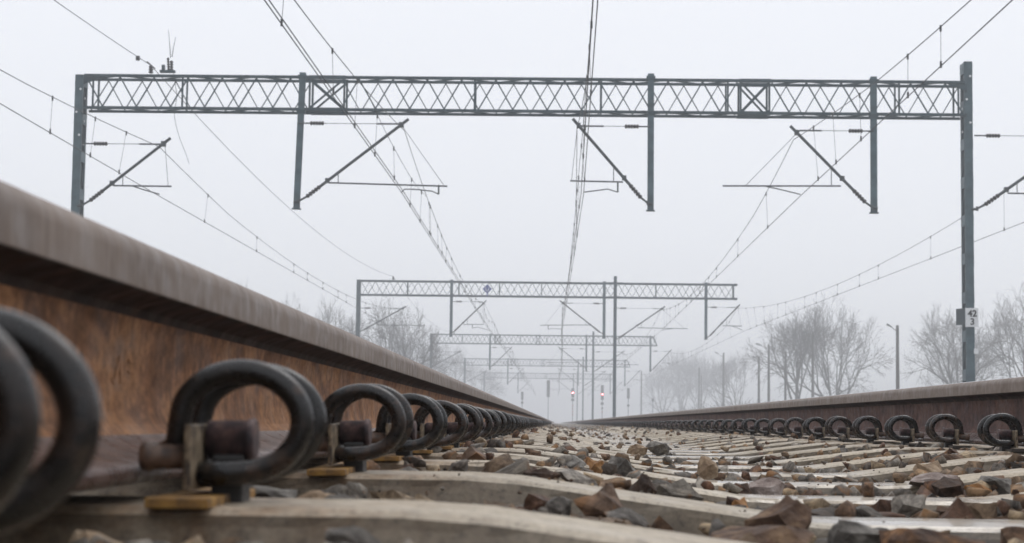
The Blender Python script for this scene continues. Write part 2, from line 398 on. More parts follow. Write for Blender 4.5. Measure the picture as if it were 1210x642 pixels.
# ------------------------------------------------------------------ spring clips  (u = away from the rail, v = along it)
def catmull(P, sub):
    P = [Vector(p) for p in P]; out = []
    for i in range(len(P) - 1):
        p0 = P[max(i - 1, 0)]; p1 = P[i]; p2 = P[i + 1]; p3 = P[min(i + 2, len(P) - 1)]
        for s in range(sub):
            q = s / sub
            out.append(.5 * ((2 * p1) + (p2 - p0) * q + (2 * p0 - 5 * p1 + 4 * p2 - p3) * q * q + (3 * p1 - p0 - 3 * p2 + p3) * q ** 3))
    out.append(P[-1]); return out
def spring_mesh(sub, sides, seed=0):
    rr = random.Random(seed); s = .0335 + rr.uniform(-.002, .002); cu, cz, a, c = .0622 + rr.uniform(-.001, .001), -.0018, .0378, .0312
    half = [(.006, s * .55, -.0225), (.012, s * .7, -.0225), (.0225, s * .93, -.0165)]
    for d in (180, 155, 130, 105, 80, 55, 30, 5, -20, -45, -68, -88):
        half.append((cu + a * math.cos(R(d)), s + .001 * math.sin(R(d)), cz + c * math.sin(R(d))))
    half += [(.050, s * .97, -.0337), (.041, s * .8, -.0340), (.036, s * .45, -.0342), (.0355, 0, -.0342)]
    full = half + [(x, -y, z) for x, y, z in reversed(half[:-1])]
    pts = catmull(full, sub); b = MB(); r = .0073
    rad = [r] * len(pts)
    # rounded toe ends
    pts = [pts[0] + Vector((-.0035, 0, 0))] + pts + [pts[-1] + Vector((-.0035, 0, 0))]; rad = [r * .62] + rad + [r * .62]
    b.tube(pts, rad, sides)
    me = bpy.data.meshes.new('spring_bar'); me.from_pydata(b.v, [], b.f); me.materials.append(M['spring'])
    me.polygons.foreach_set('use_smooth', [len(f) == 4 for f in b.f]); me.update(); return me
def lathe_x(b, prof, n, cy=0, cz=0, mi=0):      # prof: (x, radius)
    vs = []
    for x, r in prof:
        for j in range(n): vs.append((x, cy + r * math.cos(2 * math.pi * j / n), cz + r * math.sin(2 * math.pi * j / n)))
    k = len(prof)
    fs = [(i * n + j, i * n + (j + 1) % n, (i + 1) * n + (j + 1) % n, (i + 1) * n + j) for i in range(k - 1) for j in range(n)]
    fs += [tuple(reversed(range(n))), tuple((k - 1) * n + j for j in range(n))]
    b.add(vs, fs, mi)
def mesh_of(b, name, mats, smooth=False, bev=0):
    o = b.build(name, mats, smooth=smooth); me = o.data; bpy.data.objects.remove(o)
    if bev: bevel_mesh(me, bev, 2)
    return me
b = MB(); lathe_x(b, [(.0370, .0105), (.0375, .0125), (.062, .0128), (.0625, .0140), (.0660, .0140), (.0675, .0125)], 18, 0, -.0135)
me_anchor_head = mesh_of(b, 'anchor_head', M['anchor'])
me_anchor_head.polygons.foreach_set('use_smooth', [len(p.vertices) == 4 for p in me_anchor_head.polygons])
b = MB(); b.box(.042, .062, -.015, .015, ZS - .004, -.0225); me_stem = mesh_of(b, 'anchor_stem', M['anchor_black'], bev=.002)
b = MB(); b.box(.0318, .0362, -.052, .052, -.0440, -.0035)
me_plate = mesh_of(b, 'insulator_plate', M['insulator_plate'], bev=.0012)
b = MB(); b.box(.016, .054, -.083, .083, -.0530, -.0468); me_pad = mesh_of(b, 'clip_pad', M['pad'], bev=.001)
b = MB(); b.box(.016, .054, -.083, .083, -.0530, -.0468); me_pad_d = mesh_of(b, 'clip_pad', M['pad_dark'])
b = MB(); lathe_x(b, [(.0035, .0065), (.0045, .0086), (.0105, .0090), (.0120, .0078), (.0315, .0078)], 14, 0, -.0236)
me_toe = mesh_of(b, 'toe_cap', M['toe'])
me_toe.polygons.foreach_set('use_smooth', [len(p.vertices) == 4 for p in me_toe.polygons])
sp_hi = [spring_mesh(5, 18, i) for i in range(3)]; sp_mid = spring_mesh(3, 9); sp_lo = spring_mesh(1, 5)

def clip(side, k):
    x = (XL + .075) if side == 'L' else (XR - .075)
    y = sleeper_y(k)
    rz = 0 if side == 'L' else math.pi
    if side == 'L':
        if k < 12: l = ('nearest spring clip, huge and blurred at the left edge' if k == 0 else
                        'large sharp-ringed spring clip with cream plate, second along the left rail' if k == 1 else
                        ORD[k] + ' spring clip from the left edge along the left rail')
        else: l = 'spring clip in the tightly packed far part of the left rail row'
        g = 'spring clips along the left rail'
    else:
        kk = k - 6
        if kk < 0: l = 'spring clip of the right rail, outside the right edge of the picture'
        elif kk < 18: l = (ORD[kk] if kk else 'outermost') + ' spring clip from the right edge along the right rail'
        else: l = 'small dark spring clip in the far part of the right rail row'
        g = 'spring clips along the right rail'
    T = thing('spring_clip', l, 'rail clip', (x, y, 0), g, rz)
    T.rotation_euler = (rnd.uniform(-.03, .03) * (k > 1), rnd.uniform(-.03, .03) * (k > 1), rz + rnd.uniform(-.05, .05) * (k > 1))
    hi = k < 12
    far = k > (16 if side == 'L' else 30)
    obj('spring_bar', sp_hi[k % 3] if hi else (sp_lo if far else sp_mid), T)
    obj('anchor_head', me_anchor_head, T)
    if not far:
        obj('anchor_stem', me_stem, T); obj('toe_cap', me_toe, T, (0, .041, 0)); obj('toe_cap', me_toe, T, (0, -.041, 0)); obj('insulator_plate', me_plate, T)
        obj('clip_pad', me_pad if (side == 'L' and k < 7) else me_pad_d, T)
for k in range(0, 34): clip('L', k)
for k in range(5, 56): clip('R', k)
b = MB()
for side, k0, k1 in (('L', 34, 110), ('R', 56, 150)):
    for k in range(k0, k1):
        x = (XL + .075 + .0625) if side == 'L' else (XR - .075 - .0625)
        for s in (-.0375, .0375):
            b.tube([(x + .0375 * math.cos(q * math.pi / 3), sleeper_y(k) + s, -.0015 + .0315 * math.sin(q * math.pi / 3)) for q in range(7)], .008, 3, False)
fc = b.build('distant_clips', M['spring']); fc['kind'] = 'stuff'
tag(fc, 'distant spring clips shrinking to a dark line beside both rails', 'rail clips')

# ------------------------------------------------------------------ crushed stones
def hull_arrays(seed, npts, flat):
    rr = random.Random(seed); bm = bmesh.new()
    sx_, sy_, sz_ = rr.uniform(.8, 1.15), rr.uniform(.65, 1.0), rr.uniform(.5, .85) * flat
    for i in range(npts):
        v = Vector((rr.gauss(0, 1), rr.gauss(0, 1), rr.gauss(0, 1))).normalized() * rr.uniform(.82, 1.08)
        bm.verts.new((v.x * sx_, v.y * sy_, v.z * sz_))
    r = bmesh.ops.convex_hull(bm, input=bm.verts)
    bmesh.ops.delete(bm, geom=[v for v in bm.verts if not v.link_faces], context='VERTS')
    bmesh.ops.dissolve_limit(bm, angle_limit=.2, verts=bm.verts, edges=bm.edges)
    bmesh.ops.scale(bm, vec=(.5, .5, .5), verts=bm.verts)
    return bm
stone_hi = []
for i in range(14):
    bm = hull_arrays(100 + i, 13 + i % 5, 1)
    bmesh.ops.triangulate(bm, faces=bm.faces)
    bmesh.ops.subdivide_edges(bm, edges=bm.edges, cuts=2, use_grid_fill=True)
    for v in bm.verts:
        v.co += v.co.normalized() * (mn.noise(v.co * 3.3 + Vector((i * 7, 2, 0))) * .07 + mn.noise(v.co * 9 + Vector((0, i * 3, 5))) * .035)
    bmesh.ops.scale(bm, vec=(.04, .04, .04), verts=bm.verts)
    me = bpy.data.meshes.new('stone'); bm.to_mesh(me); bm.free(); me.materials.append(M['stone']); stone_hi.append(me)
# a few rough hero stones with broken faces
hero = []
for i in range(8):
    bm = hull_arrays(300 + i, 16, 1.1)
    bmesh.ops.triangulate(bm, faces=bm.faces)
    bmesh.ops.subdivide_edges(bm, edges=bm.edges, cuts=2, use_grid_fill=True)
    for v in bm.verts:
        d = mn.noise(v.co * 3.1 + Vector((i * 3, 0, 0))) * .085 + mn.noise(v.co * 8 + Vector((0, i * 5, 0))) * .035
        v.co += v.co.normalized() * d
    me = bpy.data.meshes.new('stone'); bm.to_mesh(me); bm.free(); me.materials.append(M['stone']); hero.append(me)
stone_np = []
for i in range(12):
    bm = hull_arrays(200 + i, 11, 1); bmesh.ops.triangulate(bm, faces=bm.faces)
    stone_np.append((np.array([v.co[:] for v in bm.verts]), np.array([[v.index for v in f.verts] for f in bm.faces]))); bm.free()

def in_gap(y):
    return min(abs(y - sleeper_y(max(0, round((y - 1.837) / SP) + d))) for d in (1, 2, 3)) > .108 and abs(y - 1.137) > .108 and abs(y - .553) > .108
nr = np.random.default_rng(11)
S_list = []          # x, y, z, size
def bed(y0, y1, dens, smin, smax, x0=XL + .02, x1=XR - .02):
    n = int(dens * (x1 - x0) * (y1 - y0))
    for _ in range(n):
        x = nr.uniform(x0, x1); y = nr.uniform(y0, y1)
        if not in_gap(y): continue
        s = nr.uniform(smin, smax) * (1 if nr.random() < .82 else 1.3)
        zt = min(ztop(x), -.058)
        lvl = zt - .0255 + nr.normal(0, .0060)
        if nr.random() < (.07 if y > 4.5 else .24 if x > .2 else .15) and y > 1.05 and not (y < 1.6 and x < .12): lvl += .017; s *= 1.15
        if y > 1.05 and (x < -.10 or x > .98): lvl += .009
        if y > 4.5: lvl -= .003
        if y < 1.05: lvl += .006 if x < -.1 else .0
        elif y < 2.2 and x < .25: lvl -= .008
        elif y < 1.5: lvl = min(lvl, zt - .020)
        S_list.append((x, y, lvl - .12 * s, s))
bed(.2, 5, 1150, .026, .056)
bed(5, 16, 950, .026, .052)
bed(16, 40, 420, .035, .06)
bed(40, 110, 90, .04, .075)
def on_sleepers(y0, y1, dens, smin, smax):
    n = int(dens * (XR - XL) * (y1 - y0))
    for _ in range(n):
        x = nr.uniform(XL + .12, XR - .12); y = nr.uniform(y0, y1)
        s = nr.uniform(smin, smax)
        S_list.append((x, y, (ztop(x) if not in_gap(y) else ztop(x) - .012) + .20 * s, s))
on_sleepers(1.9, 5, 30, .016, .044)
on_sleepers(5, 12, 14, .018, .048)
on_sleepers(12, 40, 12, .02, .05)
on_sleepers(1.3, 4.5, 130, .002, .007)          # grit and chippings
S_arr = np.array(S_list)
# the ones that show largest become stones of their own
vis = (S_arr[:, 1] > 1.0) & (S_arr[:, 0] > -.287 * S_arr[:, 1] - .02) & (S_arr[:, 0] < .262 * S_arr[:, 1] + .02) & (S_arr[:, 2] + .3 * S_arr[:, 3] > -.118)
low = S_arr[:, 2] / S_arr[:, 1] > -.078
app = np.where(vis & low, S_arr[:, 3] / S_arr[:, 1] * (1 + 8 * (S_arr[:, 2] + .11)), -1)
order = np.argsort(-app)
single = order[:272]
for i in single:
    x, y, z, s = S_arr[i]
    o = obj('stone', stone_hi[int(nr.integers(14))], ballast, (x, y, z), tuple(nr.uniform(-.5, .5, 2)) + (nr.uniform(0, 6.28),))
    k = s * np.array([nr.uniform(.85, 1.25), nr.uniform(.85, 1.15), nr.uniform(.75, 1.05)]); o.scale = k / .04
rest = np.setdiff1d(np.arange(len(S_arr)), single)
V, Fc = [], []; off = 0
for i in rest:
    x, y, z, s = S_arr[i]; v, f = stone_np[int(nr.integers(12))]
    a, c, e = nr.uniform(-.7, .7), nr.uniform(-.7, .7), nr.uniform(0, 6.28)
    Rx = np.array([[1, 0, 0], [0, math.cos(a), -math.sin(a)], [0, math.sin(a), math.cos(a)]])
    Ry = np.array([[math.cos(c), 0, math.sin(c)], [0, 1, 0], [-math.sin(c), 0, math.cos(c)]])
    Rz = np.array([[math.cos(e), -math.sin(e), 0], [math.sin(e), math.cos(e), 0], [0, 0, 1]])
    V.append((v * s) @ (Rz @ Ry @ Rx).T + (x, y, z)); Fc.append(f + off); off += len(v)
V = np.concatenate(V); Fc = np.concatenate(Fc)
me = bpy.data.meshes.new('ballast_stones'); me.vertices.add(len(V)); me.vertices.foreach_set('co', V.astype(np.float32).ravel())
me.loops.add(Fc.size); me.loops.foreach_set('vertex_index', Fc.astype(np.int32).ravel())
me.polygons.add(len(Fc)); me.polygons.foreach_set('loop_start', np.arange(0, Fc.size, 3, dtype=np.int32))
me.update(calc_edges=True); me.materials.append(M['stone'])
bs = obj('ballast_stones', me, ballast); bs['kind'] = 'stuff'

# loose stones that catch the eye, lying on or against the sleepers:  x, y, base z, width, height, mesh, turn, label
def stone_tone(name, stops, sc=40):
    return noisy(name, [(p, tuple(1.15 * q if p > .6 else q for q in c)) for p, c in stops], sc, (.6, .9), 1.0, .004, bscale=110, detail=8, spec=.22)
T_ = {'rusty': stone_tone('rusty_stone', [(.3, (.035, .022, .018)), (.48, (.10, .055, .032)), (.6, (.24, .12, .05)), (.75, (.30, .21, .15))]),
      'brown': stone_tone('brown_stone', [(.3, (.05, .028, .02)), (.5, (.13, .08, .052)), (.7, (.26, .17, .10))]),
      'dark': stone_tone('dark_brown_stone', [(.3, (.025, .016, .013)), (.5, (.07, .045, .032)), (.75, (.16, .10, .07))]),
      'grey': stone_tone('grey_stone', [(.34, (.07, .062, .055)), (.5, (.185, .17, .15)), (.66, (.31, .29, .26))]),
      'tan': stone_tone('tan_stone', [(.3, (.14, .09, .055)), (.5, (.31, .22, .14)), (.7, (.42, .34, .25))]),
      'orange': stone_tone('orange_stone', [(.3, (.11, .05, .02)), (.5, (.32, .16, .06)), (.7, (.45, .30, .17))]),
      'pink': stone_tone('pinkish_stone', [(.3, (.15, .11, .095)), (.5, (.30, .24, .21)), (.7, (.42, .37, .34))])}
loose = [
 (0.207, 1.600, -0.1060, 0.0600, 0.0460, 0, .3, 'brown', 'big peaked brown stone at the bottom edge right of centre'),
 (0.300, 1.470, -0.1160, 0.0850, 0.0360, 1, 1.2, 'rusty', 'large blurred rusty brown stone at the bottom edge, right of the peaked one'),
 (0.168, 1.470, -0.1130, 0.0900, 0.0340, 2, 2.1, 'brown', 'wide blurred brown stone left of the big peaked stone at the bottom'),
 (0.245, 1.500, -0.1100, 0.0500, 0.0340, 3, .7, 'grey', 'blurred grey stone between the two big brown stones at the bottom'),
 (0.103, 2.104, -0.0959, 0.0414, 0.0392, 4, .5, 'dark', 'dark brown pyramid-shaped stone lying on a sleeper near the middle'),
 (0.109, 2.878, -0.0937, 0.0545, 0.0436, 5, .2, 'grey', 'pale grey blocky stone, tallest of the group left of the middle'),
 (0.068, 2.965, -0.0916, 0.0545, 0.0371, 6, 1.9, 'orange', 'orange-brown stone touching the left side of the grey blocky stone'),
 (0.021, 2.878, -0.0807, 0.0523, 0.0305, 7, 2.6, 'grey', 'grey wedge-shaped stone left of the orange-brown one'),
 (-0.020, 2.126, -0.0752, 0.0458, 0.0229, 0, 4.0, 'dark', 'flat brown wedge stone on the left slope of a sleeper'),
 (0.268, 3.205, -0.1025, 0.0392, 0.0480, 1, .1, 'tan', 'upright tan stone standing right of the middle'),
 (0.307, 5.450, -0.0981, 0.0763, 0.0480, 2, .9, 'grey', 'rounded dark grey stone in the middle distance on the pale rows'),
 (0.241, 5.396, -0.0981, 0.0654, 0.0392, 3, 1.4, 'tan', 'light tan stone directly left of the rounded dark grey one'),
 (0.316, 2.703, -0.1134, 0.0654, 0.0371, 4, 2.2, 'pink', 'broad pale brown stone lying against a sleeper right of the upright tan one'),
 (0.264, 2.638, -0.1112, 0.0436, 0.0283, 5, 3.0, 'dark', 'small dark stone in front of the upright tan one'),
 (0.725, 3.510, -0.1036, 0.0676, 0.0414, 6, .6, 'tan', 'golden brown round stone at the back of the pile near the right rail'),
 (0.617, 2.943, -0.1036, 0.0872, 0.0327, 7, 0, 'pink', 'long flat pinkish grey stone on top of the pile near the right rail'),
 (0.592, 2.714, -0.1068, 0.0501, 0.0349, 0, 1.0, 'dark', 'dark brown angular stone in the pile near the right rail'),
 (0.622, 2.681, -0.1090, 0.0436, 0.0283, 1, 2.0, 'orange', 'light orange stone at the front of the pile near the right rail'),
 (0.654, 2.714, -0.1068, 0.0545, 0.0371, 2, .2, 'grey', 'blue grey slab stone at the right end of the pile near the right rail'),
 (0.485, 2.256, -0.1177, 0.0392, 0.0218, 3, .4, 'brown', 'small round brown stone between two white-topped sleepers at lower right'),
 (0.550, 2.278, -0.1199, 0.0610, 0.0240, 4, .1, 'brown', 'flat wide brown stone between two white-topped sleepers at the right edge'),
 (0.389, 2.289, -0.1199, 0.0458, 0.0240, 5, .8, 'tan', 'flat tan stone between two white-topped sleepers below the pile'),
 (0.208, 2.027, -0.1003, 0.0218, 0.0207, 6, .8, 'orange', 'little bright orange stone just above the big peaked stone'),
 (-0.193, 1.450, -0.0780, 0.0380, 0.0220, 7, .8, 'tan', 'blocky tan stone left of centre behind the nearest sleeper in view'),
 (-0.226, 1.420, -0.0780, 0.0440, 0.0260, 2, .3, 'grey', 'rounded blue grey stone beside the second clip behind the nearest sleeper'),
 (-0.245, 0.955, -0.0880, 0.0360, 0.0280, 1, .3, 'tan', 'blurred pale stone in the bottom left corner below the clips'),
 (-0.208, 0.950, -0.0900, 0.0300, 0.0260, 3, 1.3, 'grey', 'blurred grey stone at the bottom edge right of the pale corner stone'),
 (-0.118, 0.950, -0.0920, 0.0400, 0.0240, 0, 1.3, 'brown', 'blurred brown stone at the bottom edge under the nearest sleeper'),
]
for x, y, z, w, h, mi_, rz, tone_, l in loose:
    me = hero[mi_].copy(); me.materials.clear(); me.materials.append(T_[tone_])
    co = np.array([v.co[:] for v in me.vertices]); c0, s0 = math.cos(rz), math.sin(rz)
    co = np.stack([co[:, 0] * c0 - co[:, 1] * s0, co[:, 0] * s0 + co[:, 1] * c0, co[:, 2]], 1)
    if 'peaked' in l[:12] or 'pyramid' in l:        # pull the top together
        tz = (co[:, 2] - co[:, 2].min()) / np.ptp(co[:, 2]); co[:, 0] *= 1.25 - .95 * tz; co[:, 1] *= 1.15 - .7 * tz
    co[:, 0] *= w / np.ptp(co[:, 0]); co[:, 1] *= w * .85 / np.ptp(co[:, 1]); co[:, 2] *= h / np.ptp(co[:, 2])
    co[:, 2] -= co[:, 2].min()
    me.vertices.foreach_set('co', co.astype(np.float32).ravel()); me.update()
    tag(obj('loose_stone', me, None, (x, y, z)), l, 'stone', 'loose stones on the track')

# ------------------------------------------------------------------ overhead line gantries
def insulator(b, p, q, r, n=5, sides=8):
    p, q = Vector(p), Vector(q); pts, rad = [], []
    for i in range(n):
        for f, rr2 in ((0, .45), (.25, 1), (.75, .9), (.99, .45)):
            pts.append(p + (q - p) * ((i + f) / n)); rad.append(r * rr2)
    b.tube(pts, rad, sides)

def lattice_mast(parent, x, y, z0, z1, wx=.19, dy=.44, detail=True, lean=0):
    T = obj('mast', None, parent, (x, y, z0)); T.rotation_euler[1] = lean
    H = z1 - z0
    me_list = []
    for s, nm in ((-1, 'channel'), (1, 'channel')):
        b = MB(); yy = s * dy / 2
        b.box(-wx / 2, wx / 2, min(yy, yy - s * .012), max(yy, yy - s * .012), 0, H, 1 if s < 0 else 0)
        for e in (-1, 1):
            xx = e * wx / 2
            b.box(min(xx, xx - e * .012) , max(xx, xx - e * .012), min(yy - s * .012, yy - s * .075), max(yy - s * .012, yy - s * .075), 0, H)
        b.build(nm, [M['steel'], M['steel_light']], T)
    nb = int(H / .9)
    for i in range(nb + 1):
        zz = H - .12 - i * .9
        if zz < .2: break
        b = MB()
        for e in (-1, 1):
            xx = e * (wx / 2 + .004)
            b.box(xx - .004, xx + .004, -dy / 2 + .02, dy / 2 - .02, zz - .16, zz + .10)
        b.build('batten', M['steel_light'], T)
        if i < nb:
            b = MB()
            for e in (-1, 1):
                xx = e * (wx / 2 - .016)
                b.bar((xx, -dy / 2 + .05, zz - .17), (xx, dy / 2 - .05, zz - .78), .03)
            b.build('lacing', M['steel'], T)
    b = MB()
    for i in range(3):      # bright bolt heads on the front and sides
        zz = H - .35 - i * .55
        b.tube([(wx * .22 * (-1) ** i, -dy / 2 - .012, zz), (wx * .22 * (-1) ** i, -dy / 2 + .002, zz)], .028, 8)
        b.tube([(wx / 2 + .022, -.05, zz - .2), (wx / 2 + .004, -.05, zz - .2)], .028, 8)
        b.tube([(-wx / 2 - .022, -.05, zz - .2), (-wx / 2 - .004, -.05, zz - .2)], .028, 8)
    b.build('bolt_heads', M['white'], T)
    b = MB(); b.box(-.35, .35, -.45, .45, -.55 , .02); b.build('footing', M['concrete'], T)
    return T

def truss(parent, x0, x1, y, zb, zt, dy=.52, pitch=.405, pieces=True, splices=(), posts=(), slant=False, cs=.066):
    for (yy, zz, f) in ((y - dy / 2, zb, 1), (y - dy / 2, zt, 1), (y + dy / 2, zb, 0), (y + dy / 2, zt, 0)):
        b = MB(); c = cs if f else cs * .9; xe = x1 - (.35 if slant and zz == zt else 0)
        b.box(x0, xe, yy - c / 2, yy + c / 2, zz - c / 2, zz + c / 2); b.build('chord', M['steel'], parent)
    H = zt - zb - cs; n = int(round((x1 - x0 - .1) / pitch)); pt = (x1 - x0 - .1) / n
    def dmesh(sgn, w):
        b = MB(); b.bar((-pt / 2, 0, -sgn * H / 2), (pt / 2, 0, sgn * H / 2), w); return mesh_of(b, 'diagonal', M['steel'])
    skip = [(a - .02, c + .02) for a, c in splices]
    if pieces:
        ms = {s: dmesh(s, .030) for s in (-1, 1)}; mb = {s: dmesh(s, .022) for s in (-1, 1)}
        hz = {}
        for s in (-1, 1):
            b = MB(); b.bar((-pt, -s * (dy - cs) / 2, 0), (pt, s * (dy - cs) / 2, 0), .028); hz[s] = mesh_of(b, 'lacing_bar', M['steel'])
        for i in range(n):
            xm = x0 + .05 + (i + .5) * pt
            if any(a < xm < c for a, c in skip): continue
            obj('diagonal', ms[1 if i % 2 else -1], parent, (xm, y - dy / 2, (zb + zt) / 2))
            obj('diagonal', mb[-1 if i % 2 else 1], parent, (xm, y + dy / 2, (zb + zt) / 2))
        for i in range(n // 2):
            xm = x0 + .05 + (2 * i + 1) * pt
            if any(a < xm < c for a, c in skip): continue
            for zz in (zb, zt): obj('lacing_bar', hz[1 if i % 2 else -1], parent, (xm, y, zz))
    else:
        b = MB()
        for i in range(n):
            xa = x0 + .05 + i * pt; s = 1 if i % 2 else -1
            for yy, q in ((y - dy / 2, s), (y + dy / 2, -s)):
                b.bar((xa, yy, (zb + zt) / 2 - q * H / 2), (xa + pt, yy, (zb + zt) / 2 + q * H / 2), .034)
        b.build('diagonals', M['steel'], parent)['kind'] = 'stuff'
    for xp in posts:
        for yy in (y - dy / 2, y + dy / 2):
            b = MB(); b.box(xp - .02, xp + .02, yy - .02, yy + .02, zb + cs / 2, zt - cs / 2); b.build('upright', M['steel'], parent)
    for a, c in splices:
        for yy in (y - dy / 2, y + dy / 2):
            for zz in (zb, zt):
                b = MB(); b.box(a, c, yy - cs * .56, yy + cs * .56, zz - cs * .62, zz + cs * .62); b.build('splice_plate', M['steel'], parent)
            b = MB()
            for xx in (a + .03, c - .03): b.bar((xx, yy, zb + cs * .7), (xx, yy, zt - cs * .7), .045)
            b.bar((a + .05, yy, zb + cs * .7), (c - .05, yy, zt - cs * .7), .042); b.bar((a + .05, yy + .045, zt - cs * .7), (c - .05, yy + .045, zb + cs * .7), .042)
            b.build('splice_frame', M['steel'], parent)
    if slant:
        b = MB()
        for yy in (y - dy / 2, y + dy / 2): b.bar((x1 - .35, yy, zt), (x1 - .03, yy, zb), .06)
        b.build('end_brace', M['steel'], parent)

def drop_post(parent, x, y, z0, z1, tilt=0, w=.145):
    T = obj('drop_post', None, parent, (x, y - .34, z1)); T.rotation_euler[1] = tilt
    b = MB(); L = z1 - z0
    b.box(-w / 2, w / 2, -.05, -.036, -L, 0); b.box(-w / 2, w / 2, .036, .05, -L, 0); b.box(-.03, .03, -.036, .036, -L + .01, -.01)
    b.box(-w / 2 - .03, w / 2 + .03, -.07, .07, -L - .02, -L + .004); b.build('post_section', M['steel_light'], T)
    for zz in (-.10, -.93):
        b = MB(); b.box(-w / 2 - .03, w / 2 + .03, -.062, .09, zz - .05, zz + .04); b.build('clamp', M['steel'], T)
    return T

def cantilever(y, sgn, base, tip, stay_z, reg, drop_x, arm, label, post_x=None, stay_wire=None, link=True, res=8):
    """base,tip,(x,z) of the raking tube; reg (xa, za, xb, zb) registration tube; arm [(x,z)...] steady arm."""
    T = thing('cantilever', label, 'cantilever', (base[0], y, base[1]), 'cantilevers carrying the overhead wires')
    ox, oz = base
    L = lambda x, z, dy=0: (x - ox, dy, z - oz)
    bx, bz = base; tx, tz = tip; d = Vector((tx - bx, 0, tz - bz)); Ln = d.length; d.normalize()
    P = lambda s: (d.x * s, 0, d.z * s)
    b = MB(); b.tube([P(.55), P(Ln + .16)], .036, res); b.build('raking_tube', M['tube'], T)
    b = MB(); insulator(b, P(.16), P(.56), .056, 5, res); b.build('insulator', M['insul'], T)
    b = MB(); b.tube([(-.0 - sgn * .05, 0, 0), P(.17)], .025, 6); b.tube([(-sgn * .17, 0, -.02), (-sgn * .04, 0, 0)], .032, 6); b.tube([(-sgn * .05, 0, -.05), (-sgn * .05, 0, .05)], .03, 6); b.build('hinge', M['tube'], T)
    px = base[0] - sgn * .10 if post_x is None else post_x
    a = L(px, stay_z); c = L(tx - sgn * .12, stay_z)
    b = MB(); b.tube([a, (a[0] + sgn * .28, 0, a[2])], .018, 6); b.tube([(a[0] + sgn * .6, 0, a[2]), (c[0] - sgn * .48, 0, a[2])], .008, 5); b.build('stay_rod', M['tube'], T)
    b = MB(); b.tube([(c[0] - sgn * .5, 0, a[2]), (c[0], 0, a[2]), P(Ln - .06)], .020, 6); b.build('stay_tube', M['tube'], T)
    b = MB(); insulator(b, (a[0] + sgn * .27, 0, a[2]), (a[0] + sgn * .60, 0, a[2]), .052, 5, res); b.build('insulator', M['insul'], T)
    b = MB(); b.box(*sorted((P(Ln - .12)[0], P(Ln + .02)[0])), -.05, .05, P(Ln)[2] - .10, P(Ln)[2] + .02); b.build('clamp', M['tube'], T); b = MB()
    s = (reg[0] - bx) / (d.x); j = P(s - .04); b.box(j[0] - .05, j[0] + .05, -.05, .05, j[2] - .05, j[2] + .06); b.build('clamp', M['tube'], T)
    b = MB(); b.tube([L(reg[0], reg[1]), L(reg[2], reg[3])], .019, 6)
    k = .22; rx = reg[0] + sgn * k; zz = reg[1] + (reg[3] - reg[1]) * (k / max(.01, abs(reg[2] - reg[0])))
    if link: b.tube([L(rx, zz), L(rx, bz + (rx - bx) * d.z / d.x)], .011, 5)
    b.build('registration_tube', M['tube'], T)
    b = MB(); b.tube([L(*q) for q in arm], .014, 6); b.tube([L(arm[0][0], arm[0][1] + .0), L(drop_x, (reg[1] + reg[3]) / 2)], .022, 6); b.build('steady_arm', M['tube'], T)
    if stay_wire:
        b = MB(); b.tube([L(tx, tz - .1), L(*stay_wire)], .006, 4); b.build('support_wire', M['wire'], T)
    return T

# ---- nearest gantry, 42 m away, a portal on two lattice masts
Y1 = 42.0
G1 = thing('gantry', 'nearest overhead line gantry, a wide lattice beam between two tall masts', 'gantry', (0, Y1, 0), 'overhead line gantries')
lattice_mast(G1, -11.40, 0, -.13, 8.10, lean=.0)
mR = lattice_mast(G1, 9.575, 0, -.13, 8.58)
truss(G1, -11.27, 9.48, 0, 7.30, 8.07, splices=((-5.93, -5.05), (4.22, 4.95)), posts=(-8.92, -2.0, .98, 3.95, 7.95, -11.05, 9.33))
for xa, s in ((-11.1, 1), (9.35, -1)):      # gussets in the corners
    for zz in (8.03, 7.33):
        b = MB(); b.add([(xa - s * .18, -.28, zz), (xa + s * .28, -.28, zz), (xa - s * .18, -.28, zz - .17 if zz > 8 else zz - .05), (xa - s * .18, -.24, zz), (xa + s * .28, -.24, zz), (xa - s * .18, -.24, zz - .17 if zz > 8 else zz - .05)],
                        [(0, 1, 2), (5, 4, 3), (0, 3, 4, 1), (1, 4, 5, 2), (2, 5, 3, 0)]); b.build('gusset', M['steel'], G1)
drop_post(G1, -6.06, 0, 4.93, 8.16, .024)
drop_post(G1, 2.14, 0, 4.97, 8.20, -.003)
drop_post(G1, 7.34, 0, 4.97, 8.17, 0)
YA = Y1 - .34
cantilever(YA + .1, 1, (-11.17, 4.98), (-9.30, 6.49), 6.44, (-10.50, 5.445, -9.12, 5.44), -10.05, [(-10.05, 5.44), (-9.8, 5.36), (-9.40, 5.25)],
           'leftmost cantilever of the nearest gantry, on its left mast beside the rail', stay_wire=(-9.2, 5.45))
cantilever(YA - .1, 1, (-6.02, 5.10), (-3.66, 6.96), 6.94, (-5.38, 5.535, -2.60, 5.48), -2.80, [(-2.80, 5.29), (-2.95, 5.36), (-3.35, 5.40), (-3.60, 5.40), (-3.68, 5.32)],
           'second cantilever from the left on the nearest gantry, its arm rising right', stay_wire=(-2.68, 5.50))
cantilever(YA - .1, -1, (2.03, 5.13), (.42, 6.98), 6.93, (1.50, 5.62, .27, 5.635), 1.38, [(1.38, 5.38), (1.15, 5.45), (.58, 5.37)],
           'cantilever above the near track, its arm rising left from the middle drop post', stay_wire=(.30, 5.62))
cantilever(YA - .1, -1, (7.24, 5.08), (5.50, 6.86), 6.87, (6.56, 5.575, 3.82, 5.55), 4.82, [(4.82, 5.55), (5.2, 5.47), (5.62, 5.37)],
           'cantilever on the right drop post of the nearest gantry, its arm rising left', stay_wire=(4.35, 5.56))
